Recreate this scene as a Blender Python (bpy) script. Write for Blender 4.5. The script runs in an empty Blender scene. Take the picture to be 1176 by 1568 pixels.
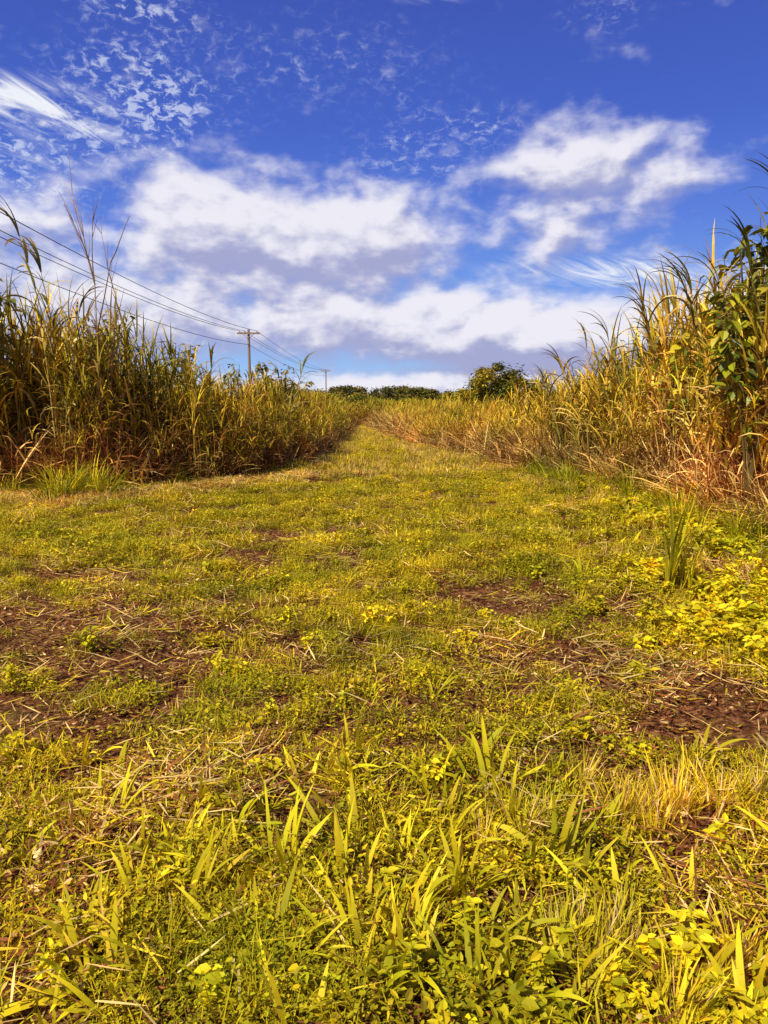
import bpy, math, random
import numpy as np
from mathutils import Vector, Matrix, Euler
R = random.Random(7)
NP = np.random.default_rng(11)
U = R.uniform
sc = bpy.context.scene
sc.view_settings.view_transform = 'Standard'
sc.view_settings.look = 'None'
sc.view_settings.exposure = 0

# ------------------------------------------------------------ noise / terrain
def vnoise(x, y, seed=0):
    x = np.asarray(x, float); y = np.asarray(y, float)
    xi = np.floor(x); yi = np.floor(y)
    fx = x-xi; fy = y-yi
    fx = fx*fx*(3-2*fx); fy = fy*fy*(3-2*fy)
    def h(a, b):
        s = np.sin(a*127.1+b*311.7+seed*74.7)*43758.5453
        return s-np.floor(s)
    return (h(xi, yi)*(1-fx)+h(xi+1, yi)*fx)*(1-fy)+(h(xi, yi+1)*(1-fx)+h(xi+1, yi+1)*fx)*fy
def fbm(x, y, seed=0, o=4):
    x = np.asarray(x, float); y = np.asarray(y, float)
    t = 0; a = .5; s = 0
    for i in range(o):
        t = t+a*vnoise(x*2**i, y*2**i, seed+i*3); s += a; a *= .5
    return t/s
def hz(x, y):
    x = np.asarray(x, float); y = np.asarray(y, float)
    rut = -.045*(np.exp(-((x+1.15+.1*np.sin(y*.5))/.3)**2)+np.exp(-((x-1.0)/.3)**2))*np.clip((40-y)/10, 0, 1)
    return (fbm(x*.5, y*.5, 3, 3)-.5)*.18+rut
DIRT = [(-2.7, 5.3, 1.5, .75), (-1.5, 4.7, .9, .4), (-3.0, 4.6, .8, .4), (1.3, 4.7, .55, .7), (1.9, 3.85, .7, .35), (-.9, 3.15, .6, .3),
        (-.12, 1.8, .28, .2), (-.2, 9.5, 1.1, .3), (-2.8, 6.9, 1.0, .35), (2.1, 6.0, .5, .4), (3.4, 7.2, .6, .5), (.9, 6.2, .6, .4),
        (.1, 14.5, 1.5, .35), (-.3, 20, .9, .5), (1.9, 2.6, .3, .2), (-1.3, 7.8, .8, .25), (-2.0, 3.7, .6, .3), (1.2, 2.9, .25, .15), (2.6, 3.6, .4, .3), (-.2, 5.1, .35, .2)]
def dirt(x, y):
    x = np.asarray(x, float); y = np.asarray(y, float)
    d = np.zeros_like(x)
    wx = x+(fbm(x*2, y*2, 21)-.5)*.9; wy = y+(fbm(x*2, y*2, 31)-.5)*.7
    for cx, cy, rx, ry in DIRT:
        d = np.maximum(d, np.clip(1.3*np.exp(-(((wx-cx)/rx)**2+((wy-cy)/ry)**2)), 0, 1))
    rut = (np.exp(-((wx+1.2)/.4)**2)+np.exp(-((wx-1.05)/.35)**2))*np.clip((30-y)/12, 0, 1)
    n = fbm(x*1.3, y*1.3, 41)+rut*.08
    d = np.maximum(d, np.clip((n-.595)*6, 0, .75))
    n = fbm(x*4.5, y*4.5, 43, 3)
    d = np.maximum(d, np.clip((n-.605)*7, 0, .8))
    return d*.93

# ------------------------------------------------------------ mesh builder
class MB:
    def __init__(s): s.v = []; s.f = []; s.c = []
    def add(s, vs, fs, cs):
        o = len(s.v); s.v += vs; s.c += cs
        s.f += [tuple(i+o for i in f) for f in fs]
    def obj(s, name, mat, link=True):
        me = bpy.data.meshes.new(name)
        me.from_pydata([tuple(v) for v in s.v], [], s.f)
        a = me.attributes.new('col', 'FLOAT_COLOR', 'POINT')
        a.data.foreach_set('color', np.array([(c[0], c[1], c[2], 1) for c in s.c], dtype=np.float32).ravel())
        me.materials.append(mat)
        ob = bpy.data.objects.new(name, me)
        if link: sc.collection.objects.link(ob)
        return ob
def lerp(a, b, t): return tuple(a[i]*(1-t)+b[i]*t for i in range(3))
def jit(c, k=.2):
    m = 1+U(-k, k); return (c[0]*m*(1+U(-.1, .1)), c[1]*m, c[2]*m)

def blade(mb, p, az, L, w, lean, curl, n, c0, c1, tw=0., fold=True):
    p = Vector(p); ca, sa = math.cos(az), math.sin(az)
    vs = []; cs = []; fs = []
    for i in range(n+1):
        s = i/n
        t = lean+curl*s**1.4
        d = Vector((math.sin(t)*ca, math.sin(t)*sa, math.cos(t)))
        if i: p = p+d*(L/n)
        side = Vector((-sa, ca, 0))
        if tw:
            side = Matrix.Rotation(tw*(.3+s), 3, d) @ side
        ww = w*.5*min(1, .55+2.2*s)*(max(0, 1-s**2.2))**.8+w*.02
        vs += [p-side*ww, p+side*ww]
        c = lerp(c0, c1, s); cs += [c, c]
        if i: k = 2*i; fs.append((k-2, k-1, k+1, k))
    mb.add(vs, fs, cs)
    return p
def leaf(mb, p, d, L, W, c, up=None, fold=.25):
    p = Vector(p); d = Vector(d).normalized()
    up = Vector(up) if up else Vector((U(-.5, .5), U(-.5, .5), 1))
    s = d.cross(up)
    if s.length < 1e-3: s = d.cross(Vector((1, 0, 0)))
    s.normalize(); n = s.cross(d)
    def q(a, b): return p+d*(L*a)+s*(W*b)+n*(abs(b)*W*fold-a*a*L*.18)
    c2 = (c[0]*.8, c[1]*.8, c[2]*.8)
    mb.add([q(0, 0), q(.3, .45), q(.65, .38), q(1, 0), q(.65, -.38), q(.3, -.45)], [(0, 3, 2, 1), (0, 5, 4, 3)], [c2, c, c, c, c, c])
def tube(mb, pts, rad, c, k=4):
    vs = []; cs = []; fs = []
    for i, p in enumerate(pts):
        p = Vector(p)
        d = (Vector(pts[min(i+1, len(pts)-1)])-Vector(pts[max(i-1, 0)])).normalized()
        a = d.cross(Vector((.3, 1, .1))).normalized(); b = d.cross(a)
        r = rad[i]
        for j in range(k):
            t = 2*math.pi*j/k
            vs.append(p+a*(r*math.cos(t))+b*(r*math.sin(t))); cs.append(c)
        if i:
            o = (i-1)*k
            for j in range(k): fs.append((o+j, o+(j+1) % k, o+k+(j+1) % k, o+k+j))
    mb.add(vs, fs, cs)

# ------------------------------------------------------------ materials
def nd(nt, t, **kw):
    n = nt.nodes.new(t)
    for k, v in kw.items(): setattr(n, k, v)
    return n
def veg_mat(name, trans=.3, rough=.55, spec=.25, dark=(.82, .9, .8), lite=(1.22, 1.08, 1.05), nscale=.9, rnd=(.7, 1.32)):
    m = bpy.data.materials.new(name); m.use_nodes = True
    nt = m.node_tree; nt.nodes.clear(); L = nt.links.new
    at = nd(nt, 'ShaderNodeAttribute'); at.attribute_name = 'col'
    oi = nd(nt, 'ShaderNodeObjectInfo')
    mr = nd(nt, 'ShaderNodeMapRange'); mr.inputs[3].default_value = rnd[0]; mr.inputs[4].default_value = rnd[1]
    L(oi.outputs['Random'], mr.inputs[0])
    ge = nd(nt, 'ShaderNodeNewGeometry')
    no = nd(nt, 'ShaderNodeTexNoise'); no.inputs['Scale'].default_value = nscale; no.inputs['Detail'].default_value = 2
    L(ge.outputs['Position'], no.inputs['Vector'])
    cr = nd(nt, 'ShaderNodeValToRGB'); cr.color_ramp.elements[0].position = .36; cr.color_ramp.elements[1].position = .64
    cr.color_ramp.elements[0].color = (*dark, 1); cr.color_ramp.elements[1].color = (*lite, 1)
    L(no.outputs['Fac'], cr.inputs['Fac'])
    v1 = nd(nt, 'ShaderNodeVectorMath', operation='MULTIPLY'); v2 = nd(nt, 'ShaderNodeVectorMath', operation='SCALE')
    L(at.outputs['Color'], v1.inputs[0]); L(cr.outputs['Color'], v1.inputs[1])
    L(v1.outputs[0], v2.inputs[0]); L(mr.outputs[0], v2.inputs['Scale'])
    bs = nd(nt, 'ShaderNodeBsdfPrincipled'); bs.inputs['Roughness'].default_value = rough
    bs.inputs['Specular IOR Level'].default_value = spec
    tr = nd(nt, 'ShaderNodeBsdfTranslucent'); mx = nd(nt, 'ShaderNodeMixShader'); mx.inputs[0].default_value = trans
    L(v2.outputs[0], bs.inputs['Base Color']); L(v2.outputs[0], tr.inputs['Color'])
    L(bs.outputs[0], mx.inputs[1]); L(tr.outputs[0], mx.inputs[2])
    out = nd(nt, 'ShaderNodeOutputMaterial'); L(mx.outputs[0], out.inputs[0])
    return m
M_grass = veg_mat('meadow_foliage', trans=.25, nscale=1.1, spec=.15, dark=(.86, .88, .8), lite=(1.28, 1.14, 1.1))
M_cane = veg_mat('tall_grass_foliage', trans=.12, spec=.12, nscale=.5, dark=(.72, .8, .7), lite=(1.3, 1.15, 1.0))
M_leaf = veg_mat('broad_leaf_foliage', trans=.2, rough=.4, spec=.4)
M_far = veg_mat('tree_foliage', trans=.15, nscale=.4)
M_bark = veg_mat('bark', trans=0., rough=.85, spec=.1, nscale=6)

# palette
GRN = (.48, .45, .012); YG = (.80, .66, .018); DG = (.22, .22, .012); YEL = (.92, .72, .04)
LIM = (.66, .62, .015)
STR = (.92, .66, .24); BRN = (.30, .12, .035); RB = (.15, .05, .02); OLV = (.42, .33, .02)

# ------------------------------------------------------------ instancing
def instancer(name, P, rot, scl, pid, coll):
    me = bpy.data.meshes.new(name)
    n = len(P); me.vertices.add(n); me.vertices.foreach_set('co', np.asarray(P, np.float32).ravel())
    a = me.attributes.new('rot', 'FLOAT_VECTOR', 'POINT'); a.data.foreach_set('vector', np.asarray(rot, np.float32).ravel())
    a = me.attributes.new('scl', 'FLOAT_VECTOR', 'POINT'); a.data.foreach_set('vector', np.asarray(scl, np.float32).ravel())
    a = me.attributes.new('pid', 'INT', 'POINT'); a.data.foreach_set('value', np.asarray(pid, np.int32).ravel())
    ob = bpy.data.objects.new(name, me); sc.collection.objects.link(ob)
    ng = bpy.data.node_groups.new(name+'_scatter', 'GeometryNodeTree')
    ng.interface.new_socket('Geometry', in_out='INPUT', socket_type='NodeSocketGeometry')
    ng.interface.new_socket('Geometry', in_out='OUTPUT', socket_type='NodeSocketGeometry')
    N = ng.nodes; L = ng.links.new
    gi = N.new('NodeGroupInput'); go = N.new('NodeGroupOutput')
    ci = N.new('GeometryNodeCollectionInfo'); ci.inputs['Collection'].default_value = coll
    ci.inputs['Separate Children'].default_value = True; ci.inputs['Reset Children'].default_value = True
    ip = N.new('GeometryNodeInstanceOnPoints'); ip.inputs['Pick Instance'].default_value = True
    def na(nm, dt):
        x = N.new('GeometryNodeInputNamedAttribute'); x.data_type = dt; x.inputs['Name'].default_value = nm
        return x.outputs['Attribute']
    er = N.new('FunctionNodeEulerToRotation')
    L(na('rot', 'FLOAT_VECTOR'), er.inputs[0])
    L(gi.outputs[0], ip.inputs['Points']); L(ci.outputs[0], ip.inputs['Instance'])
    L(na('pid', 'INT'), ip.inputs['Instance Index']); L(er.outputs[0], ip.inputs['Rotation'])
    L(na('scl', 'FLOAT_VECTOR'), ip.inputs['Scale']); L(ip.outputs[0], go.inputs[0])
    md = ob.modifiers.new('scatter', 'NODES'); md.node_group = ng
    return ob
def mkcoll(name, protos, mat):
    c = bpy.data.collections.new(name)
    for i, mb in enumerate(protos):
        o = mb.obj('%s_%02d' % (name, i), mat if not isinstance(mat, list) else mat[i], link=False); c.objects.link(o)
    return c
def arr(n, tilt=.12):
    r = NP.uniform(-tilt, tilt, (n, 3)); r[:, 2] = NP.uniform(0, 6.283, n); return r

# ------------------------------------------------------------ ground cover prototypes
def p_mat(n, rad, hmax, cols, lmin=.012, lmax=.030):
    mb = MB()
    for i in range(n):
        r = rad*math.sqrt(U(0, 1)); a = U(0, 6.283)
        h = U(.1, 1)*hmax*(1-.5*(r/rad)**2)
        p = (r*math.cos(a), r*math.sin(a), h)
        b = U(0, 6.283); e = U(-.35, .75)
        L = U(lmin, lmax)
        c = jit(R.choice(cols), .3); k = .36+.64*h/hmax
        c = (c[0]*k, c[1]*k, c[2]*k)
        leaf(mb, p, (math.cos(b)*math.cos(e), math.sin(b)*math.cos(e), math.sin(e)), L, L*U(.35, .7), c)
    for i in range(n//8):
        r = rad*U(0, .9); a = U(0, 6.283)
        blade(mb, (r*math.cos(a), r*math.sin(a), 0), U(0, 6.283), hmax*U(.8, 1.4), .004, U(.1, .8), U(0, .8), 3, OLV, YG)
    return mb
def p_short(n, rad, l0, l1, w, cols, lean=.9):
    mb = MB()
    for i in range(n):
        r = rad*math.sqrt(U(0, 1)); a = U(0, 6.283); c = jit(R.choice(cols), .25)
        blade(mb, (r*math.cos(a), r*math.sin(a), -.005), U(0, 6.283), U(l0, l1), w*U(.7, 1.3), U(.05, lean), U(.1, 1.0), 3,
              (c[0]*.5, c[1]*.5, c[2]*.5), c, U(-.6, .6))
    return mb
def p_tuft(n, rad, l0, l1, w, cols, lean=.9, curl=1.2, seg=6):
    mb = MB()
    for i in range(n):
        r = rad*U(0, 1); a = U(0, 6.283); c = jit(R.choice(cols), .2)
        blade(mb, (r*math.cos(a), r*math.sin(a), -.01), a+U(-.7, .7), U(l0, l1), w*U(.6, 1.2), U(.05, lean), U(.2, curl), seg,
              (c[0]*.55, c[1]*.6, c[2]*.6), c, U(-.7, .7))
    return mb
def p_weed(n, h, l0, l1, cols):
    mb = MB()
    for i in range(n):
        a = U(0, 6.283); le = U(.1, .9); hh = h*U(.5, 1)
        pts = [(0, 0, 0)]
        d = Vector((math.sin(le)*math.cos(a), math.sin(le)*math.sin(a), math.cos(le)))
        for j in range(1, 4): pts.append(tuple(d*(hh*j/3)+Vector((U(-.01, .01), U(-.01, .01), 0))))
        tube(mb, pts, [.002, .002, .0015, .001], OLV, 3)
        for j in range(11):
            t = U(.25, 1.05); p = d*(hh*t); b = U(0, 6.283); e = U(-.5, .7)
            L = U(l0, l1)
            leaf(mb, p, (math.cos(b)*math.cos(e), math.sin(b)*math.cos(e), math.sin(e)), L, L*U(.55, .8), jit(R.choice(cols), .3), fold=.3)
    return mb
def p_straw(n, rad, l0, l1, w, cols, h=.02):
    mb = MB()
    for i in range(n):
        a = U(0, 6.283); r = rad*math.sqrt(U(0, 1)); c = jit(R.choice(cols), .3)
        blade(mb, (r*math.cos(a), r*math.sin(a), U(.004, h)), U(0, 6.283), U(l0, l1), w*U(.5, 1.5), U(1.3, 1.58), U(-.15, .2), 3, c, jit(c, .2), U(-.8, .8))
    return mb
G = []
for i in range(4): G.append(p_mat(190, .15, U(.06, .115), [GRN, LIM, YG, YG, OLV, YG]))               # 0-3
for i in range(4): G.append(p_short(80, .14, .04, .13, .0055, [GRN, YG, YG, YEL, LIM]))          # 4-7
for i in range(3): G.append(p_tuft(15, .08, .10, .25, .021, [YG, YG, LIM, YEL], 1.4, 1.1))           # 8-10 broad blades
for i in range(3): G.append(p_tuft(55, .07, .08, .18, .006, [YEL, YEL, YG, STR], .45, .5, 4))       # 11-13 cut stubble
for i in range(3): G.append(p_weed(7, .11, .022, .045, [YG, LIM, LIM, GRN, YG]))                       # 14-16 ovate weeds
for i in range(3): G.append(p_straw(22, .2, .04, .2, .0065, [STR, STR, BRN, YEL], .06))                # 17-19 straw
for i in range(3): G.append(p_straw(45, .16, .01, .06, .009, [BRN, RB, STR, BRN, OLV], .04))           # 20-22 debris
for i in range(3): G.append(p_short(110, .16, .04, .13, .0055, [STR, YEL, STR, BRN, YG]))         # 23-25 dry grass
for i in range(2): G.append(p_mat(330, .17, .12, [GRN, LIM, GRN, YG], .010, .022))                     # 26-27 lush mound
CG = mkcoll('ground_cover_plant', G, M_grass)

def edgeL(y): return np.interp(y, [13.0, 13.8, 15, 18, 24, 36, 45, 60], [-6.0, -4.5, -3.2, -1.95, -1.85, -1.85, -1.9, -4])
def edgeR(y): return np.interp(y, [0, 5, 8.2, 11.8, 16.6, 22.9, 36, 45, 60], [5.2, 4.9, 4.45, 4.4, 3.45, 2.0, .15, -.7, -4])

def scatter_zone(y0, y1, dens, xm, kinds, sc0, sc1, dirtpow=1.0, invert=False):
    W = xm(y1); n = int((y1-y0)*2*W*dens)
    y = NP.uniform(y0, y1, n); x = NP.uniform(-W, W, n)
    k = np.abs(x) < np.array([xm(v) for v in y]); k &= ~((x < edgeL(y)-1.2) & (y > 14.5)); k &= x < edgeR(y)+1.0
    x, y = x[k], y[k]
    d = dirt(x, y)
    u = NP.uniform(0, 1, len(x))
    keep = (u < d) if invert else (u > d*dirtpow)
    x, y = x[keep], y[keep]
    s = NP.uniform(sc0, sc1, len(x))
    if not invert: s = s*(.7+.6*fbm(x*1.7, y*1.7, 77, 3))
    pid = NP.choice(kinds, len(x))
    return x, y, s, pid
parts = []
xm = lambda y: min(1.4+.6*y, 10.0)
def zone(*a, **k): parts.append(scatter_zone(*a, **k))
fine = [0, 1, 2, 3]; sh = [4, 5, 6, 7]
zone(.7, 7, 46, xm, fine, .5, 1.25, 1.12)
zone(.7, 7, 17, xm, sh, .6, 1.15, 1.0)
zone(.7, 7, 9, xm, [17, 18, 19], .6, 1.2, .0)
zone(.7, 7, 22, xm, [20, 21, 22], .7, 1.2, .0)
zone(.7, 7, 5, xm, [14, 15, 16], .6, 1.2, 1)
zone(.7, 3.4, 20, xm, [8, 9, 10], .5, 1.15, .8)
zone(3.4, 7, 5, xm, [8, 9, 10], .35, .8, .9)
zone(.7, 7, .9, xm, [11, 12, 13], .5, 1.0, 1)
zone(.7, 10, 20, xm, [17, 20, 22, 20, 21, 18], .6, 1.2, invert=True)
zone(7, 16, 27, xm, fine, .8, 1.55, 1.08)
zone(7, 16, 9, xm, sh, .8, 1.4, .95)
zone(7, 16, 8, xm, [17, 18, 19, 20, 21, 22], .8, 1.4, .0)
zone(7, 16, 1.8, xm, [14, 15, 16, 8, 11], .8, 1.2, 1)
zone(16, 48, 9, xm, sh+fine+[23, 24], 1.3, 2.3, .8)
zone(16, 48, 4, xm, [23, 24, 25, 17], 1.2, 2.2, .0)
def cluster(cx, cy, rx, ry, n, kinds, s0, s1):
    x = NP.normal(cx, rx*.5, n); y = NP.normal(cy, ry*.5, n)
    parts.append((x, y, NP.uniform(s0, s1, n), NP.choice(kinds, n)))
cluster(2.75, 5.0, .8, .6, 170, [14, 15, 16, 14, 15, 16, 0], .9, 1.7)      # bright creeping weeds at right
cluster(2.4, 6.5, .8, .5, 50, [14, 15, 16, 1], .9, 1.5)
cluster(3.2, 4.4, .6, .5, 80, [14, 15, 16, 2], .9, 1.6)
cluster(3.4, 6.0, .7, .8, 90, [14, 15, 16, 8], .9, 1.7)
cluster(3.7, 8.5, .6, 1.8, 120, [14, 15, 16, 8], 1.1, 2.0)
cluster(3.9, 11, .5, 1.8, 80, [14, 15, 16, 8], 1.1, 2.0)
cluster(2.0, 2.9, .4, .4, 14, [14, 15, 16], .9, 1.4)
cluster(.5, 1.9, .9, .4, 30, [14, 15, 16], .7, 1.1)
cluster(1.1, 2.95, .25, .2, 9, [11, 12, 13], .8, 1.2)
cluster(1.45, 3.05, .25, .2, 7, [11, 12, 13], .8, 1.3)
cluster(.62, 2.1, .3, .15, 7, [11, 12, 13], .8, 1.1)
cluster(.95, 1.9, .3, .2, 9, [11, 12, 8], .9, 1.2)
cluster(.45, 2.8, .4, .3, 9, [11, 8, 9], .7, 1.1)
cluster(-.15, 3.1, .35, .3, 9, [8, 9, 10], .8, 1.2)
cluster(-.1, 2.3, .9, .35, 26, [8, 9, 10], .8, 1.3)
cluster(-.45, 2.5, .5, .3, 10, [8, 9, 10], .7, 1.1)
cluster(.2, 1.9, .5, .2, 12, [8, 9, 10], .8, 1.2)
cluster(-.35, 1.95, .35, .25, 20, [26, 27], .7, 1.2)
cluster(-.5, 2.3, .3, .3, 8, [26, 27], .7, 1.1)
cluster(-1.6, 2.9, .6, .5, 12, [26, 27], .6, 1.0)
cluster(-3.6, 6.3, .8, .5, 22, [26, 27, 14], .8, 1.2)
cluster(-.1, 5.9, 1.0, 2.2, 60, [26, 27], .6, 1.0)
cluster(.6, 8, 1.3, 2, 60, [26, 27], .7, 1.1)
cluster(-.9, 3.15, .7, .35, 36, [17, 18, 19], .7, 1.2)
cluster(1.5, 2.5, .7, .5, 28, [17, 18, 19], .8, 1.2)
cluster(3.6, 7.4, .8, .8, 60, [17, 18, 19, 23], 1.0, 1.5)
cluster(1.6, 4.3, .9, .6, 36, [17, 18, 19, 20], .8, 1.3)
cluster(-2.2, 5.2, 1.1, .6, 24, [17, 18, 20, 21], .8, 1.2)
for _ in range(1):
    n = 900; y = NP.uniform(12, 46, n); e = edgeR(y); parts.append((e-np.abs(NP.normal(0, .5, n)), y, NP.uniform(1.2, 2.2, n), NP.choice([23, 24, 25, 17], n)))
    n = 550; y = NP.uniform(5, 15, n); e = edgeR(y); parts.append((e-np.abs(NP.normal(0, .55, n))+.3, y, NP.uniform(1.1, 1.9, n), NP.choice([14, 15, 8, 23, 14, 11], n)))
    n = 400; y = NP.uniform(15, 46, n); e = edgeL(y); parts.append((e+np.abs(NP.normal(0, .3, n)), y, NP.uniform(1.2, 2.0, n), NP.choice([23, 24, 20, 17, 4], n)))
    n = 1100; x = NP.uniform(-11, -1.6, n); y = 12.8-np.abs(NP.normal(0, .7, n))+np.maximum(0, x+4.5)*1.2; parts.append((x, y, NP.uniform(1.1, 1.9, n), NP.choice([17, 18, 19, 23, 24, 17], n)))
x = np.concatenate([p[0] for p in parts]); y = np.concatenate([p[1] for p in parts])
s = np.concatenate([p[2] for p in parts]); pid = np.concatenate([p[3] for p in parts])
z = hz(x, y)
S = np.stack([s, s, s*NP.uniform(.8, 1.25, len(s))], 1)
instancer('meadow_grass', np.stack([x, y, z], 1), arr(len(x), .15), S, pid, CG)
print('ground inst', len(x))

# ------------------------------------------------------------ tall grass prototypes (about 2.4 m)
def p_cane(nst, H, rad, green, drybase, straw=STR, wind=0.):
    mb = MB()
    for i in range(nst):
        r = rad*math.sqrt(U(0, 1)); a = U(0, 6.283)
        base = Vector((r*math.cos(a), r*math.sin(a), 0))
        h = H*U(.5, 1.0); la = U(0, 6.283); ln = abs(R.gauss(0, .16))
        d = Vector((math.sin(ln)*math.cos(la), math.sin(ln)*math.sin(la), math.cos(ln)))
        bow = Vector((U(-.22, .22), U(-.22, .22), 0))
        pt = lambda t: base+d*(h*.86*t)+bow*(t*t)
        sc_ = R.choice([jit(straw), jit(OLV, .3), jit((.45, .3, .07)), jit(BRN, .3)])
        tube(mb, [pt(t/3) for t in range(4)], [.010, .009, .007, .003], sc_, 3)
        nl = R.randint(6, 9)
        for j in range(nl):
            t = .08+.92*(j+U(0, 1))/nl
            p = pt(t); az = U(0, 6.283)
            if t < drybase+U(-.2, .2):
                c = jit(R.choice([straw, straw, BRN, (.5, .3, .07), RB]), .35)
                blade(mb, p, az, U(.3, .65), .024*U(.5, 1.2), U(.2, 1.3), U(.8, 2.2), 4, c, jit(c), U(-1.5, 1.5))
            else:
                c = jit(R.choice(green), .3); c1 = jit(R.choice([c, c, straw]), .1)
                blade(mb, p, az, U(.4, .8), .032*U(.6, 1.2), U(.12, .5), U(.6, 1.9), 5, c, c1, U(-.9, .9))
        for j in range(3):
            c = jit(R.choice(green), .25)
            blade(mb, pt(1), U(0, 6.283), h*U(.2, .32), .023, U(0, .2), U(.3, 1.3), 5, c, jit(R.choice([c, YEL])), U(-.6, .6))
    for j in range(16):
        c = jit(R.choice([straw, straw, BRN, RB]), .3); a = U(0, 6.283); r = rad*U(0, 1.2)
        blade(mb, (r*math.cos(a), r*math.sin(a), 0), U(0, 6.283), U(.4, 1.2), .014, U(.05, .8), U(-.2, .9), 3, c, jit(c), U(-.5, .5))
    return mb
CGRN = [(.20, .17, .012), (.34, .27, .015), (.58, .40, .025), (.12, .11, .010), (.42, .26, .03)]
CYEL = [(.50, .38, .025), (.78, .52, .05), (.26, .23, .015), (.60, .36, .05)]
C = []
for i in range(4): C.append(p_cane(11, 2.4, .26, CGRN, .5, (.76, .46, .11)))          # 0-3 greener
for i in range(4): C.append(p_cane(12, 2.4, .26, CYEL, .6, (.94, .62, .22)))          # 4-7 golden
for i in range(3): C.append(p_cane(12, 2.4, .3, CGRN, .7, (.46, .22, .06)))            # 8-10 brown lower
def p_drypile(cols, n=80, h=.9, rad=.45):
    mb = MB()
    for i in range(n):
        a = U(0, 6.283); r = rad*U(0, 1); c = jit(R.choice(cols), .3)
        blade(mb, (r*math.cos(a), r*math.sin(a), U(0, h*.4)), U(0, 6.283), U(.3, 1.0), .014*U(.5, 1.8), U(.3, 1.5), U(-.5, 1), 4, c, jit(c), U(-1, 1))
    return mb
for i in range(2): C.append(p_drypile([STR, (.7, .42, .12), BRN]))              # 11-12 light straw
for i in range(3): C.append(p_drypile([BRN, RB, (.14, .07, .02), (.25, .14, .04), RB]))           # 13-15 dry litter, coloured dark to paint in shade at thicket base
for i in range(3): C.append(p_tuft(45, .2, .4, 1.0, .018, [(.36, .38, .02), YG, GRN, (.2, .2, .02)], .6, 1.3, 7))   # 16-18 fresh tufts
CC = mkcoll('tall_grass_clump', C, M_cane)

def add_cane(lst, x, y, H, kinds, xy=1.0):
    n = len(x); s = H/2.4*NP.uniform(.74, 1.13, n)
    w = np.clip(s, .7, 1.25)*xy
    lst.append((x, y, w, s, NP.choice(kinds, n)))
def build_cane(name, lst, tilt=.13):
    x = np.concatenate([l[0] for l in lst]); y = np.concatenate([l[1] for l in lst]); w = np.concatenate([l[2] for l in lst])
    s = np.concatenate([l[3] for l in lst]); pid = np.concatenate([l[4] for l in lst])
    instancer(name, np.stack([x, y, hz(x, y)-.02], 1), arr(len(x), tilt), np.stack([w, w, s], 1), pid, CC)
    print(name, len(x))
# left thicket
def HL(x, y):
    xr = x*14/np.maximum(y, 14)
    return np.interp(xr, [-9, -6.8, -5, -4.2, -3.4, -2.6, -1.2], [3.75, 3.6, 3.15, 2.8, 2.3, 1.95, 1.85])*np.interp(y, [18, 36, 60], [1, .92, .8])*(.76+.48*fbm(x*.9, y*.9, 5))
def frontL(x): return 13.4+(fbm(x*.6, x*0+3, 8)-.5)*1.8
L_ = []
n = 26000; x = NP.uniform(-20, -1.4, n); y = NP.uniform(12.5, 48, n)
dep = np.minimum(edgeL(y)+(fbm(y*.8, y*0, 9)-.5)*.8-x, (y-frontL(x)))
p = np.where(dep < 0, 0, np.where(dep < 1.6, 10, np.where(dep < 4, 3, .6)))/ (n/(18.6*35.5))
k = NP.uniform(0, 1, n) < p; x, y, dep = x[k], y[k], dep[k]
H = HL(x, y)*np.clip(.65+dep*.45, .65, 1)
lo = dep < 1.4
add_cane(L_, x[~lo], y[~lo], H[~lo], [0, 1, 2, 3, 4, 5, 8])
add_cane(L_, x[lo], y[lo], H[lo], [0, 1, 2, 3, 5, 6, 10, 8, 9])
n = 260; x = NP.uniform(-12, -2.8, n); y = frontL(x)+np.maximum(0, x+4.5)*1.8+NP.uniform(.1, .9, n); add_cane(L_, x, y, x*0+2.8, [13, 14, 15, 13, 14, 15, 11])
n = 170; y = NP.uniform(15, 44, n); x = edgeL(y)-NP.uniform(-.05, .5, n); add_cane(L_, x, y, x*0+2.0, [15, 11, 13, 14])
n = 14; x = NP.normal(-5.0, .4, n); y = NP.normal(12.9, .3, n); add_cane(L_, x, y, x*0+2.0, [16, 17, 18], .9)
n = 40; x = NP.uniform(-9, -1.8, n); y = 13.2+np.maximum(0, x+4.5)*1.8+NP.uniform(-.6, .6, n); add_cane(L_, x, y, x*0+1.3, [16, 17, 18], .7)
build_cane('tall_grass_thicket', L_)
# right thicket
def HR(x, y): return np.interp(y, [2, 8.2, 11.8, 15, 17.5, 20, 22.9, 36, 60], [4.1, 4.05, 3.7, 2.95, 2.35, 1.95, 1.7, 1.35, 1.35])
R_ = []
n = 26000; x = NP.uniform(-.8, 16, n); y = NP.uniform(3, 48, n)
dep = x-edgeR(y)-(fbm(y*.8, y*0+5, 12)-.5)*.8
p = np.where(dep < 0, 0, np.where(dep < 1.6, 10, np.where(dep < 4, 3, .6)))/(n/(16.8*45))
k = NP.uniform(0, 1, n) < p; x, y, dep = x[k], y[k], dep[k]
H = HR(x, y)*np.clip(.6+dep*.4, .6, 1.0)*(.80+.40*fbm(x*.9, y*.9, 6))+np.clip(dep-1, 0, 4)*.03
lo = dep < 1.4
add_cane(R_, x[~lo], y[~lo], H[~lo], [0, 1, 2, 3, 4, 5, 6])
add_cane(R_, x[lo], y[lo], H[lo], [4, 5, 6, 7, 4, 5, 7, 0, 1, 2])
n = 420; y = NP.uniform(5, 44, n); x = edgeR(y)+NP.uniform(-.1, .8, n); add_cane(R_, x, y, x*0+2.6, [11, 12, 11, 12, 13])
n = 190; y = NP.uniform(5, 17, n); x = edgeR(y)+NP.uniform(-.7, .3, n); add_cane(R_, x, y, NP.uniform(.8, 2.0, n), [16, 17, 18], .8)
build_cane('tall_grass_thicket', R_)
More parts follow.
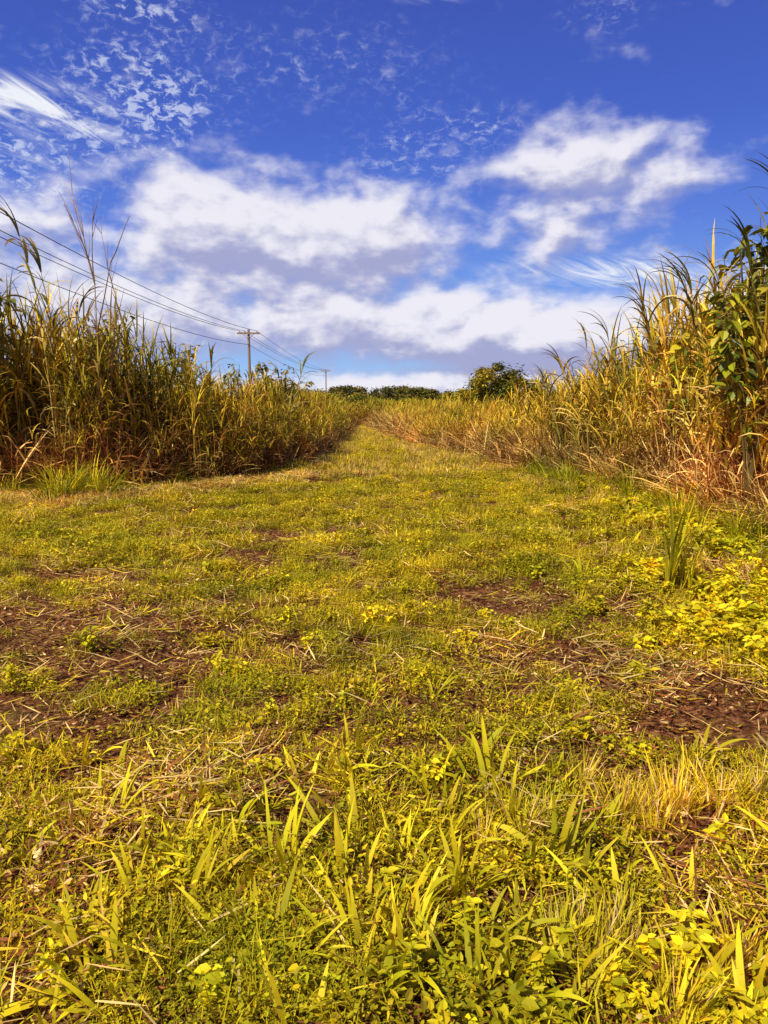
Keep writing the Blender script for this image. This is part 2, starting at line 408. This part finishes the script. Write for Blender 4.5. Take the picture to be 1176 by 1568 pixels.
# grass field beyond the end of the path
F_ = []
n = 5500; x = NP.uniform(-60, 60, n); y = 44+NP.uniform(0, 1, n)**1.4*90
k = ((x < edgeL(np.minimum(y, 60))) | (x > edgeR(np.minimum(y, 60))) | (y > 47)) & (np.abs(x) < 8+.6*y); x, y = x[k], y[k]
add_cane(F_, x, y, 1.3+.4*fbm(x*.15, y*.15, 4), [0, 1, 2, 3, 8, 5], 1.5)
n = 450; x = NP.uniform(-5, 3, n); y = NP.uniform(45, 62, n); add_cane(F_, x, y, x*0+1.5, [0, 1, 2, 3, 8], 1.3)
build_cane('grass_field', F_)

# ------------------------------------------------------------ individual plants
def cane_plant(name, x, y, H, la, green, n=14, droop=1.8, wid=.045, Lr=(.5, .9)):
    mb = MB(); d = Vector((math.sin(.14)*math.cos(la), math.sin(.14)*math.sin(la), math.cos(.14)))
    hh = H*.8
    pt = lambda t: d*(hh*t)+Vector((math.cos(la), math.sin(la), 0))*(.25*t*t)
    tube(mb, [pt(t/6) for t in range(7)], [.018, .017, .016, .014, .012, .009, .005], (.36, .28, .08), 5)
    for j in range(n):
        t = .3+.7*j/n; c = jit(R.choice(green), .2)
        blade(mb, pt(t), la+R.gauss(0, .9)+(math.pi if j % 3 == 0 else 0), U(*Lr), wid*U(.6, 1), U(.1, .5), droop*U(.6, 1.2), 9, c, jit(R.choice([c, STR])), U(-.8, .8))
    for j in range(6):
        c = jit(R.choice(green), .2)
        blade(mb, pt(1), la+U(-.5, .5), H*U(.16, .26), wid*.8, U(0, .25), U(.9, 2.0), 9, c, jit(c), U(-.5, .5))
    o = mb.obj(name, M_cane); o.location = (x, y, float(hz(x, y))-.02); return o
CD = [(.12, .12, .015), (.2, .18, .02), (.34, .26, .05)]
cane_plant('wild_cane', -5.3, 13.6, 5.5, math.pi, CD, wid=.07)
cane_plant('wild_cane', -5.5, 14.0, 4.9, 2.6, CD, wid=.06)
cane_plant('wild_cane', -6.2, 14.2, 4.0, .3, CD)
cane_plant('wild_cane', -2.45, 18.3, 2.9, .4, CD, wid=.04)
cane_plant('wild_cane', -2.1, 18.9, 2.7, 2.6, CD, wid=.04)
for (cx, cy, ch) in [(5.25, 8.9, 4.6), (4.9, 9.2, 3.9), (4.75, 9.6, 3.7), (4.8, 10.6, 3.8), (5.0, 11.3, 3.8), (4.7, 12.2, 3.6), (4.9, 12.9, 3.5), (4.5, 13.6, 3.3), (4.5, 14.5, 3.1), (4.0, 15.2, 2.8), (3.9, 16.5, 2.6), (3.6, 18, 2.3)]:
    cane_plant('wild_cane', cx, cy, ch, 3.0+U(-.4, .4), CD, n=16)
for i in range(9):
    cane_plant('wild_cane', -4.6+i*.25+U(-.2, .2), 14.6+i*.5, 3.3-i*.14+U(-.25, .2), U(0, 6.28), CD, wid=.035)
mb = MB()
for k, (ox, h) in enumerate([(0, 1.0), (.07, .8), (-.06, .6), (.12, .5), (-.03, .85)]):
    for j in range(7):
        c = jit(R.choice([GRN, OLV, DG, DG]), .2)
        blade(mb, (ox, U(-.05, .05), 0), U(0, 6.283), h*U(.55, 1.05), .024, U(.02, .2), U(.1, .8), 8, c, jit(c), U(-.5, .5))
o = mb.obj('grass_sprout', M_cane); o.location = (2.42, 6.3, float(hz(2.42, 6.3)))

def broadleaf(name, x, y, H, spread, nst, nl, Lr, cols):
    mb = MB()
    for i in range(nst):
        a = U(0, 6.283); top = Vector((spread*U(.2, 1)*math.cos(a), spread*U(.2, 1)*math.sin(a), H*U(.72, 1)))
        pt = lambda t: Vector((top.x*t*t, top.y*t*t, top.z*t))
        tube(mb, [pt(t/5) for t in range(6)], [.016, .014, .012, .01, .007, .004], (.2, .13, .05), 5)
        for j in range(nl):
            t = .45+.55*math.sqrt(U(0, 1)); p = pt(t); b = U(0, 6.283); e = U(-1.1, .35)
            pe = p+Vector((math.cos(b), math.sin(b), U(-.1, .4)))*U(.05, .14)
            tube(mb, [p, pe], [.003, .002], OLV, 3)
            L = U(*Lr)
            leaf(mb, pe, (math.cos(b)*math.cos(e), math.sin(b)*math.cos(e), math.sin(e)), L, L*U(.5, .75), jit(R.choice(cols), .25), fold=.35)
    o = mb.obj(name, M_leaf); o.location = (x, y, float(hz(x, y))-.03); return o
BL = [(.16, .17, .015), (.32, .28, .02), (.48, .36, .04), (.3, .16, .03)]
BR = [(.20, .22, .012), (.42, .40, .02), (.62, .50, .03), (.12, .14, .012)]
broadleaf('broadleaf_shrub', 4.35, 9.2, 3.3, .5, 9, 26, (.12, .22), BR)
broadleaf('broadleaf_shrub', 4.75, 9.7, 3.9, .7, 11, 26, (.12, .22), BR)
broadleaf('broadleaf_shrub', 4.95, 10.6, 3.9, .6, 9, 24, (.12, .22), BR)
broadleaf('broadleaf_shrub', 4.45, 11.2, 3.1, .5, 8, 22, (.10, .2), BR)
broadleaf('broadleaf_shrub', -6.75, 13.4, 4.2, .5, 9, 26, (.14, .24), BL)
broadleaf('broadleaf_shrub', -7.2, 13.9, 4.3, .6, 9, 24, (.12, .22), BL)
broadleaf('broadleaf_shrub', -5.0, 13.9, 3.2, .6, 8, 22, (.08, .15), BL)
broadleaf('broadleaf_shrub', -3.7, 19.5, 2.6, .8, 9, 22, (.1, .18), BL)
broadleaf('broadleaf_shrub', -2.8, 20.5, 2.6, .8, 10, 26, (.1, .18), BL)
broadleaf('broadleaf_shrub', -4.4, 17.2, 2.9, .6, 8, 22, (.1, .18), BL)
broadleaf('broadleaf_shrub', -3.2, 25, 2.6, .9, 9, 25, (.1, .2), BL)

mb = MB()
def twig(p, d, L, r, depth):
    pts = [p]; q = Vector(p)
    for i in range(4):
        d = (d+Vector((U(-.12, .12), U(-.12, .12), U(-.05, .1)))).normalized(); q = q+d*(L/4); pts.append(tuple(q))
    tube(mb, pts, [r*(1-.15*i) for i in range(5)], jit((.38, .25, .14), .2), 4)
    if depth:
        for i in range(5):
            k = R.randint(1, 4); nd_ = (d+Vector((U(-.6, .6), U(-.5, .5), U(0, .5)))).normalized()
            twig(Vector(pts[k]), nd_, L*U(.25, .45), r*.55, depth-1)
twig(Vector((0, 0, 0)), Vector((.14, 0, 1)), 3.6, .026, 2)
twig(Vector((.1, 0, 0)), Vector((.05, .1, 1)), 3.4, .022, 2)
twig(Vector((-.35, 0, 1.8)), Vector((.6, 0, 1)), 2.3, .022, 1)
o = mb.obj('dead_shrub', M_bark); o.location = (-5.1, 13.9, 0)

# ------------------------------------------------------------ trees
def crown(mb, cx, cy, cz, rx, ry, rz, ncl, nper, ls, cols, flat=False):
    for i in range(ncl):
        while True:
            v = Vector((R.gauss(0, 1), R.gauss(0, 1), R.gauss(0, 1))).normalized()
            if v.z > (-.1 if flat else -.55): break
        k = U(.45, 1.0)
        c = Vector((cx+v.x*rx*k, cy+v.y*ry*k, cz+v.z*rz*k)); cr = (rx+rz)*.5*U(.16, .34)
        tone = R.choice(cols); tone = jit(tone, .2)
        for j in range(nper):
            w = Vector((R.gauss(0, .5), R.gauss(0, .5), R.gauss(0, .33)))*cr
            b = U(0, 6.283); e = U(-.8, .6)
            leaf(mb, c+w, (math.cos(b)*math.cos(e), math.sin(b)*math.cos(e), math.sin(e)), ls*U(.6, 1.3), ls*U(.5, .8), jit(tone, .25))
def trunk(mb, x, y, h, r, rx, n=6):
    tube(mb, [(x, y, 0), (x+U(-.05, .05)*h, y, h*.35), (x+U(-.08, .08)*h, y, h*.6)], [r, r*.75, r*.5], (.16, .11, .07), 7)
    for i in range(n):
        a = 6.283*i/n+U(-.3, .3); q = rx*U(.5, .8)
        tube(mb, [(x, y, h*U(.25, .45)), (x+q*.5*math.cos(a), y+q*.5*math.sin(a), h*.62), (x+q*math.cos(a), y+q*math.sin(a), h*U(.72, .85))], [r*.5, r*.3, r*.12], (.16, .11, .07), 5)
TG = [(.20, .19, .015), (.36, .31, .02), (.52, .40, .025), (.10, .105, .012)]
mb = MB(); trunk(mb, 0, 0, 3.3, .14, 2.3); crown(mb, 0, 0, 2.0, 2.1, 2.2, 1.65, 80, 130, .17, TG)
crown(mb, -1.5, -.3, 1.6, 1.3, 1.3, 1.0, 30, 110, .17, TG); crown(mb, 1.3, 0, 1.7, 1.2, 1.2, 1.1, 24, 110, .17, TG)
o = mb.obj('round_tree', M_far); o.location = (6.8, 45, 0)
mb = MB(); trunk(mb, 0, 0, 2.2, .1, 1.2); crown(mb, 0, 0, 1.4, 1.2, 1.3, .9, 40, 100, .15, TG)
o = mb.obj('round_tree', M_far); o.location = (4.2, 44, 0)

DT = [(.12, .12, .018), (.2, .18, .025), (.3, .24, .035), (.08, .08, .015)]
mb = MB()
def umbrella(x, y, h, w):
    trunk(mb, x, y, h, .25, w, 7)
    crown(mb, x, y, h*.78, w, w, h*.2, 46, 46, .5, DT, True)
def dome(x, y, h, w):
    trunk(mb, x, y, h, .22, w, 5)
    crown(mb, x, y, h*.55, w, w, h*.42, 34, 44, .5, DT)
umbrella(3.5, 190, 4.6, 6.5); umbrella(-8.5, 180, 4.5, 5.5); umbrella(9, 215, 4.6, 6)
for i in range(60):
    yy = U(130, 260); xx = U(-.14, .15)*yy
    dome(xx, yy, U(1.8, 3.4)+yy*.003, U(3, 5))
for i in range(50):
    yy = U(150, 320); xx = U(-.6, .6)*yy
    dome(xx, yy, U(2.2, 3.6), U(3, 6))
mb.obj('distant_trees', M_far)
SH = []
for i in range(3):
    mb = MB(); crown(mb, 0, 0, .7, .9, .9, .75, 26, 60, .12, TG); SH.append(mb)
CS = mkcoll('shrub_bush', SH, M_far)
n = 90; x = np.concatenate([NP.uniform(-7, -1.5, n), NP.uniform(-12, 12, 160)]); y = np.concatenate([NP.uniform(38, 62, n), NP.uniform(60, 120, 160)])
k = ~((x > edgeL(y)-.5) & (y < 48)); x, y = x[k], y[k]
s = NP.uniform(.8, 1.4, len(x)); instancer('shrub_row', np.stack([x, y, hz(x, y)-.05], 1), arr(len(x), .1), np.stack([s*1.2, s*1.2, s*1.0], 1), NP.integers(0, 3, len(x)), CS)

# ------------------------------------------------------------ utility poles and lines
def simple_mat(name, col, rough=.8, metal=0, nsc=20, var=.3):
    m = bpy.data.materials.new(name); m.use_nodes = True; nt = m.node_tree; b = nt.nodes['Principled BSDF']
    tc = nd(nt, 'ShaderNodeTexCoord'); no = nd(nt, 'ShaderNodeTexNoise'); no.inputs['Scale'].default_value = nsc
    cr = nd(nt, 'ShaderNodeValToRGB'); cr.color_ramp.elements[0].color = tuple(c*(1-var) for c in col)+(1,); cr.color_ramp.elements[1].color = tuple(c*(1+var) for c in col)+(1,)
    nt.links.new(tc.outputs['Object'], no.inputs['Vector']); nt.links.new(no.outputs['Fac'], cr.inputs['Fac']); nt.links.new(cr.outputs['Color'], b.inputs['Base Color'])
    b.inputs['Roughness'].default_value = rough; b.inputs['Metallic'].default_value = metal
    return m
M_wood = simple_mat('weathered_wood', (.33, .22, .14)); M_wire = simple_mat('wire', (.03, .028, .03), .6); M_ins = simple_mat('insulator', (.45, .42, .4), .3)
PX = -13.7
ATT = [(-.9, 8.45), (.85, 8.45), (-.4, 8.45), (.0, 7.1)]
def pole(x, y, root):
    e = bpy.data.objects.new('utility_pole', None); sc.collection.objects.link(e); e.location = (x, y, 0)
    def child(mb, nm, mat):
        o = mb.obj(nm, mat); o.parent = e
    mb = MB(); tube(mb, [(0, 0, -.3), (0, 0, 4), (0, 0, 8.6)], [.17, .145, .12], (1, 1, 1), 10)
    mb.add([(.0, 0, 8.6)], [], [(1, 1, 1)]); child(mb, 'post', M_wood)
    mb = MB()
    def box(x0, x1, y0, y1, z0, z1):
        v = [(a, b, c) for a in (x0, x1) for b in (y0, y1) for c in (z0, z1)]
        mb.add([Vector(q) for q in v], [(0, 1, 3, 2), (4, 6, 7, 5), (0, 4, 5, 1), (2, 3, 7, 6), (0, 2, 6, 4), (1, 5, 7, 3)], [(1, 1, 1)]*8)
    box(-1.15, 1.15, -.22, -.13, 8.12, 8.3); child(mb, 'crossarm', M_wood)
    mb = MB()
    tube(mb, [(-.6, -.17, 8.15), (0, -.17, 7.6)], [.02, .02], (1, 1, 1), 4); tube(mb, [(.6, -.17, 8.15), (0, -.17, 7.6)], [.02, .02], (1, 1, 1), 4)
    child(mb, 'brace', M_wire)
    mb = MB()
    for ax, az in ATT[:3]: tube(mb, [(ax, -.17, 8.3), (ax, -.17, 8.34), (ax, -.17, 8.4), (ax, -.17, 8.46)], [.03, .06, .04, .05], (1, 1, 1), 8)
    tube(mb, [(0, -.15, 7.1), (0, -.2, 7.1)], [.05, .05], (1, 1, 1), 8)
    child(mb, 'insulators', M_ins)
pole(PX, 80, 0); pole(PX, 12, 0); pole(PX, 185, 0)
mb = MB()
for (y0, y1) in [(-50, 12), (12, 80), (80, 185)]:
    for ax, az in ATT:
        sag = .9
        pts = [(PX+ax, y0+(y1-y0)*t/24-.17, az-sag*4*(t/24)*(1-t/24)) for t in range(25)]
        tube(mb, pts, [.021]*25, (1, 1, 1), 4)
mb.obj('power_lines', M_wire)

# ------------------------------------------------------------ ground sheet
def axis(fine0, fine1, step, far):
    a = list(np.arange(fine0, fine1, step)); st = step; v = fine1
    while v < far: a.append(v); st *= 1.25; v += st
    a.append(far); v = fine0; st = step; b = []
    while True:
        st *= 1.25; v -= st
        if v < -far: b.append(-far); break
        b.append(v)
    return np.array(b[::-1]+a)
gx = axis(-6, 6, .045, 3000); gy = axis(.5, 14, .045, 3000)
X, Y = np.meshgrid(gx, gy); 
near = np.clip(1-(np.hypot(X, Y-5)-6)/8, 0, 1)
Z = hz(X, Y)+((fbm(X*7, Y*7, 51, 3)-.5)*.05+(fbm(X*20, Y*20, 61, 2)-.5)*.045)*near*(.4+.9*dirt(X, Y)) - .012
nx, ny = len(gx), len(gy)
V = np.stack([X, Y, Z], -1).reshape(-1, 3)
i = np.arange(nx*ny).reshape(ny, nx)
F = np.stack([i[:-1, :-1], i[:-1, 1:], i[1:, 1:], i[1:, :-1]], -1).reshape(-1, 4)
me = bpy.data.meshes.new('ground'); me.vertices.add(len(V)); me.vertices.foreach_set('co', V.astype(np.float32).ravel())
me.loops.add(F.size); me.loops.foreach_set('vertex_index', F.ravel().astype(np.int32))
me.polygons.add(len(F)); me.polygons.foreach_set('loop_start', (np.arange(len(F))*4).astype(np.int32)); me.update(calc_edges=True); me.validate()
me.polygons.foreach_set('use_smooth', [True]*len(me.polygons))
g = bpy.data.objects.new('ground', me); sc.collection.objects.link(g)
m = bpy.data.materials.new('soil_and_turf'); m.use_nodes = True; nt = m.node_tree; L = nt.links.new; b = nt.nodes['Principled BSDF']; b.inputs['Roughness'].default_value = .95; b.inputs['Specular IOR Level'].default_value = .1
ge = nd(nt, 'ShaderNodeNewGeometry')
def noise(scale, det=6):
    n_ = nd(nt, 'ShaderNodeTexNoise'); n_.inputs['Scale'].default_value = scale; n_.inputs['Detail'].default_value = det; n_.inputs['Roughness'].default_value = .7; L(ge.outputs['Position'], n_.inputs['Vector']); return n_.outputs['Fac']
r1 = nd(nt, 'ShaderNodeValToRGB'); L(noise(22, 5), r1.inputs['Fac']); e = r1.color_ramp.elements
e[0].position = .38; e[0].color = (.055, .016, .005, 1); e[1].position = .66; e[1].color = (.60, .29, .12, 1)
r1.color_ramp.elements.new(.52).color = (.24, .085, .03, 1)
r2 = nd(nt, 'ShaderNodeValToRGB'); L(noise(60, 3), r2.inputs['Fac']); e = r2.color_ramp.elements
e[0].position = .35; e[0].color = (.06, .05, .01, 1); e[1].position = .7; e[1].color = (.46, .36, .06, 1)
mk = nd(nt, 'ShaderNodeMapRange'); L(noise(2.2, 4), mk.inputs[0]); mk.inputs[1].default_value = .5; mk.inputs[2].default_value = .64
mk.inputs[4].default_value = .4
mx = nd(nt, 'ShaderNodeMix', data_type='RGBA'); L(mk.outputs[0], mx.inputs[0]); L(r1.outputs[0], mx.inputs[6]); L(r2.outputs[0], mx.inputs[7])
L(mx.outputs[2], b.inputs['Base Color'])
bp = nd(nt, 'ShaderNodeBump'); bp.inputs['Strength'].default_value = 1; bp.inputs['Distance'].default_value = .04; L(noise(45, 4), bp.inputs['Height']); L(bp.outputs[0], b.inputs['Normal'])
me.materials.append(m)

# ------------------------------------------------------------ sky
w = bpy.data.worlds.new('World'); sc.world = w; w.use_nodes = True; nt = w.node_tree; nt.nodes.clear(); L = nt.links.new
SUN = Vector((-.58, -.62, .95)).normalized()
sky = nd(nt, 'ShaderNodeTexSky', sky_type='NISHITA'); sky.sun_disc = False
sky.sun_elevation = math.asin(SUN.z); sky.sun_rotation = math.atan2(SUN.x, SUN.y) % (2*math.pi)

def Mth(tree, op, a, b=None, c=None, clamp=False):
    n_ = tree.nodes.new('ShaderNodeMath'); n_.operation = op; n_.use_clamp = clamp
    for i_, v in enumerate((a, b, c)):
        if v is None: continue
        if isinstance(v, (int, float)): n_.inputs[i_].default_value = v
        else: tree.links.new(v, n_.inputs[i_])
    return n_.outputs[0]
def Vm(tree, op, a, b=None):
    n_ = tree.nodes.new('ShaderNodeVectorMath'); n_.operation = op
    for i_, v in enumerate((a, b)):
        if v is None: continue
        if isinstance(v, (tuple, list)): n_.inputs[i_].default_value = v
        else: tree.links.new(v, n_.inputs[i_])
    return n_
def blobs(t, P, lst):
    tot = None
    for (a0, e0, ra, re, amp) in lst:
        d = Vm(t, 'SUBTRACT', P, (a0, e0, 0)).outputs[0]; d = Vm(t, 'DIVIDE', d, (ra, re, 1)).outputs[0]
        q = Vm(t, 'DOT_PRODUCT', d, d).outputs['Value']
        gsn = Mth(t, 'POWER', math.e, Mth(t, 'MULTIPLY', q, -1.0))
        tot = Mth(t, 'MULTIPLY', gsn, amp) if tot is None else Mth(t, 'MULTIPLY_ADD', gsn, amp, tot)
    return tot
def tnoise(t, P, scale3, det=8, rough=.55, dist=0., off=(0, 0, 0)):
    v = Vm(t, 'MULTIPLY', P, scale3).outputs[0]; v = Vm(t, 'ADD', v, off).outputs[0]
    n_ = t.nodes.new('ShaderNodeTexNoise'); n_.noise_dimensions = '2D'; n_.inputs['Scale'].default_value = 1; n_.inputs['Detail'].default_value = det
    n_.inputs['Roughness'].default_value = rough; n_.inputs['Distortion'].default_value = dist; t.links.new(v, n_.inputs['Vector'])
    return n_.outputs['Fac']
cg = bpy.data.node_groups.new('cumulus_field', 'ShaderNodeTree')
cg.interface.new_socket('P', in_out='INPUT', socket_type='NodeSocketVector'); cg.interface.new_socket('F', in_out='OUTPUT', socket_type='NodeSocketFloat')
gi = cg.nodes.new('NodeGroupInput'); go = cg.nodes.new('NodeGroupOutput'); P = gi.outputs[0]
CUM = [(-13, 12.2, 4.4, 3.8, 1.15), (-5, 10.8, 6, 3.0, 1.2), (1, 11.4, 3.8, 2.8, .8), (-25, 10.5, 6, 4.0, .62),
       (-20, 5.5, 9, 3.2, .9), (-4, 5.2, 9, 2.2, .95), (7, 4.8, 7, 2.4, .95), (14, 3.8, 9, 2.6, .9), (24, 5, 8, 3.0, .85),
       (13.5, 15.6, 4.2, 2.8, .85), (19, 15.0, 4.0, 2.4, .5), (9, 15.2, 4, 1.8, .3), (13, 10.8, 7, 2.6, .5), (0, .6, 30, 1.2, .9),
       (-60, 14, 18, 7, .6), (65, 12, 18, 6, .6), (170, 18, 40, 8, .5)]
bl = blobs(cg, P, CUM)
n1 = tnoise(cg, P, (.21, .30, 1), 3, .5, .1, (3.3, 8.1, 0))
n2 = tnoise(cg, P, (.36, .66, 1), 4, .52, .1, (5.3, 2.1, 0))
f = Mth(cg, 'MULTIPLY_ADD', Mth(cg, 'SUBTRACT', n1, .5), .8, bl)
f = Mth(cg, 'MULTIPLY_ADD', Mth(cg, 'SUBTRACT', n2, .5), .85, f)
cg.links.new(f, go.inputs[0])
tc = nd(nt, 'ShaderNodeTexCoord'); sx = nd(nt, 'ShaderNodeSeparateXYZ'); nv = Vm(nt, 'NORMALIZE', tc.outputs['Generated']).outputs[0]; L(nv, sx.inputs[0])
az = Mth(nt, 'MULTIPLY', Mth(nt, 'ARCTAN2', sx.outputs[0], sx.outputs[1]), 57.2958)
el = Mth(nt, 'MULTIPLY', Mth(nt, 'ARCSINE', sx.outputs[2]), 57.2958)
cb = nd(nt, 'ShaderNodeCombineXYZ'); L(az, cb.inputs[0]); L(el, cb.inputs[1]); P = cb.outputs[0]
g1 = nd(nt, 'ShaderNodeGroup', node_tree=cg); L(P, g1.inputs[0])
g2 = nd(nt, 'ShaderNodeGroup', node_tree=cg); L(Vm(nt, 'ADD', P, (-.5, 1.0, 0)).outputs[0], g2.inputs[0])
def sstep(v, a, b_, o=1.0):
    n_ = nd(nt, 'ShaderNodeMapRange', interpolation_type='SMOOTHSTEP'); L(v, n_.inputs[0]); n_.inputs[1].default_value = a; n_.inputs[2].default_value = b_; n_.inputs[4].default_value = o
    return n_.outputs[0]
dens = sstep(g1.outputs[0], .12, .88, .97)
diff = Mth(nt, 'SUBTRACT', g1.outputs[0], g2.outputs[0])
shade = sstep(diff, -.32, .32)
spk = blobs(nt, P, [(-16.5, 19, 5.0, 3.0, 1.0), (-24, 14.5, 5, 2.5, .8), (-17, 24, 4, 1.2, .6), (-4, 22, 8, 2.5, .3), (2.5, 16, 5, 3.0, .42), (15, 23.8, 3, 1.0, .4), (7.5, 18, 2.5, 1.2, .5)])
sn = tnoise(nt, P, (1.15, 1.9, 1), 5, .66, .35, (11, 4, 0))
sn2 = tnoise(nt, P, (.3, .45, 1), 2, .5, 0, (1, 8, 0))
sd = sstep(Mth(nt, 'MULTIPLY', Mth(nt, 'MULTIPLY', Mth(nt, 'SUBTRACT', sn, .45), spk), Mth(nt, 'MULTIPLY', sn2, 2.0)), .0, .17, .62)
cir = blobs(nt, P, [(-23.8, 18.0, 5.0, 1.5, 1.7), (-20.3, 17.2, 2.5, 1.0, .7), (15.5, 8.6, 4.0, 1.0, 1.3), (21, 8.2, 5.5, .8, 1.1), (10, 9.2, 4, 1.0, .6), (3, 25.8, 6, .8, .7), (-21.5, 14.8, 4, .8, .6)])
rp = nd(nt, 'ShaderNodeVectorRotate', rotation_type='Z_AXIS'); L(P, rp.inputs['Vector']); rp.inputs['Angle'].default_value = .32
cn = tnoise(nt, rp.outputs[0], (.14, .75, 1), 6, .62, 1.3)
cd = sstep(Mth(nt, 'MULTIPLY', Mth(nt, 'SUBTRACT', cn, .28), cir), .03, .5, .92)
gr = nd(nt, 'ShaderNodeValToRGB'); L(Mth(nt, 'DIVIDE', el, 90.0, clamp=True), gr.inputs['Fac'])
e = gr.color_ramp.elements; e[0].position = 0; e[0].color = (.42, .64, .97, 1); e[1].position = 1; e[1].color = (.03, .05, .30, 1)
for pos, c in [(3/90, (.27, .50, .95)), (7/90, (.16, .34, .88)), (12/90, (.09, .20, .74)), (18/90, (.052, .12, .60)), (26/90, (.04, .082, .47))]:
    q = gr.color_ramp.elements.new(pos); q.color = (*c, 1)
sg = Vm(nt, 'MULTIPLY', gr.outputs[0], (10, 10, 10)).outputs[0]
def mix(fac, a, b_):
    n_ = nd(nt, 'ShaderNodeMix', data_type='RGBA'); n_.clamp_result = False
    if isinstance(fac, float): n_.inputs[0].default_value = fac
    else: L(fac, n_.inputs[0])
    for k_, v in ((6, a), (7, b_)):
        if isinstance(v, tuple): n_.inputs[k_].default_value = (*v, 1)
        else: L(v, n_.inputs[k_])
    return n_.outputs[2]
base = mix(.88, sky.outputs[0], sg)
base = mix(sd, base, (7.2, 7.8, 9.6))
ccol = mix(shade, (3.8, 4.0, 6.4), (8.7, 8.5, 9.3))
base = mix(dens, base, ccol)
base = mix(cd, base, (9.2, 9.4, 9.8))
bg = nd(nt, 'ShaderNodeBackground'); bg.inputs[1].default_value = .1; L(base, bg.inputs[0])
wo = nd(nt, 'ShaderNodeOutputWorld'); L(bg.outputs[0], wo.inputs[0])
w.cycles.sampling_method = 'NONE'

sl = bpy.data.lights.new('sun', 'SUN'); sl.energy = 5; sl.angle = math.radians(.5); sl.color = (1, .91, .68)
so = bpy.data.objects.new('sun', sl); sc.collection.objects.link(so); so.rotation_euler = SUN.to_track_quat('Z', 'Y').to_euler()

# ------------------------------------------------------------ camera
cam = bpy.data.cameras.new('camera'); co = bpy.data.objects.new('camera', cam); sc.collection.objects.link(co); sc.camera = co
co.location = (0, 0, 1.62); co.rotation_euler = (math.radians(90-8.3), 0, 0)
cam.sensor_fit = 'VERTICAL'; cam.sensor_height = 24; cam.lens = 24*773/1024; cam.clip_start = .05; cam.clip_end = 6000
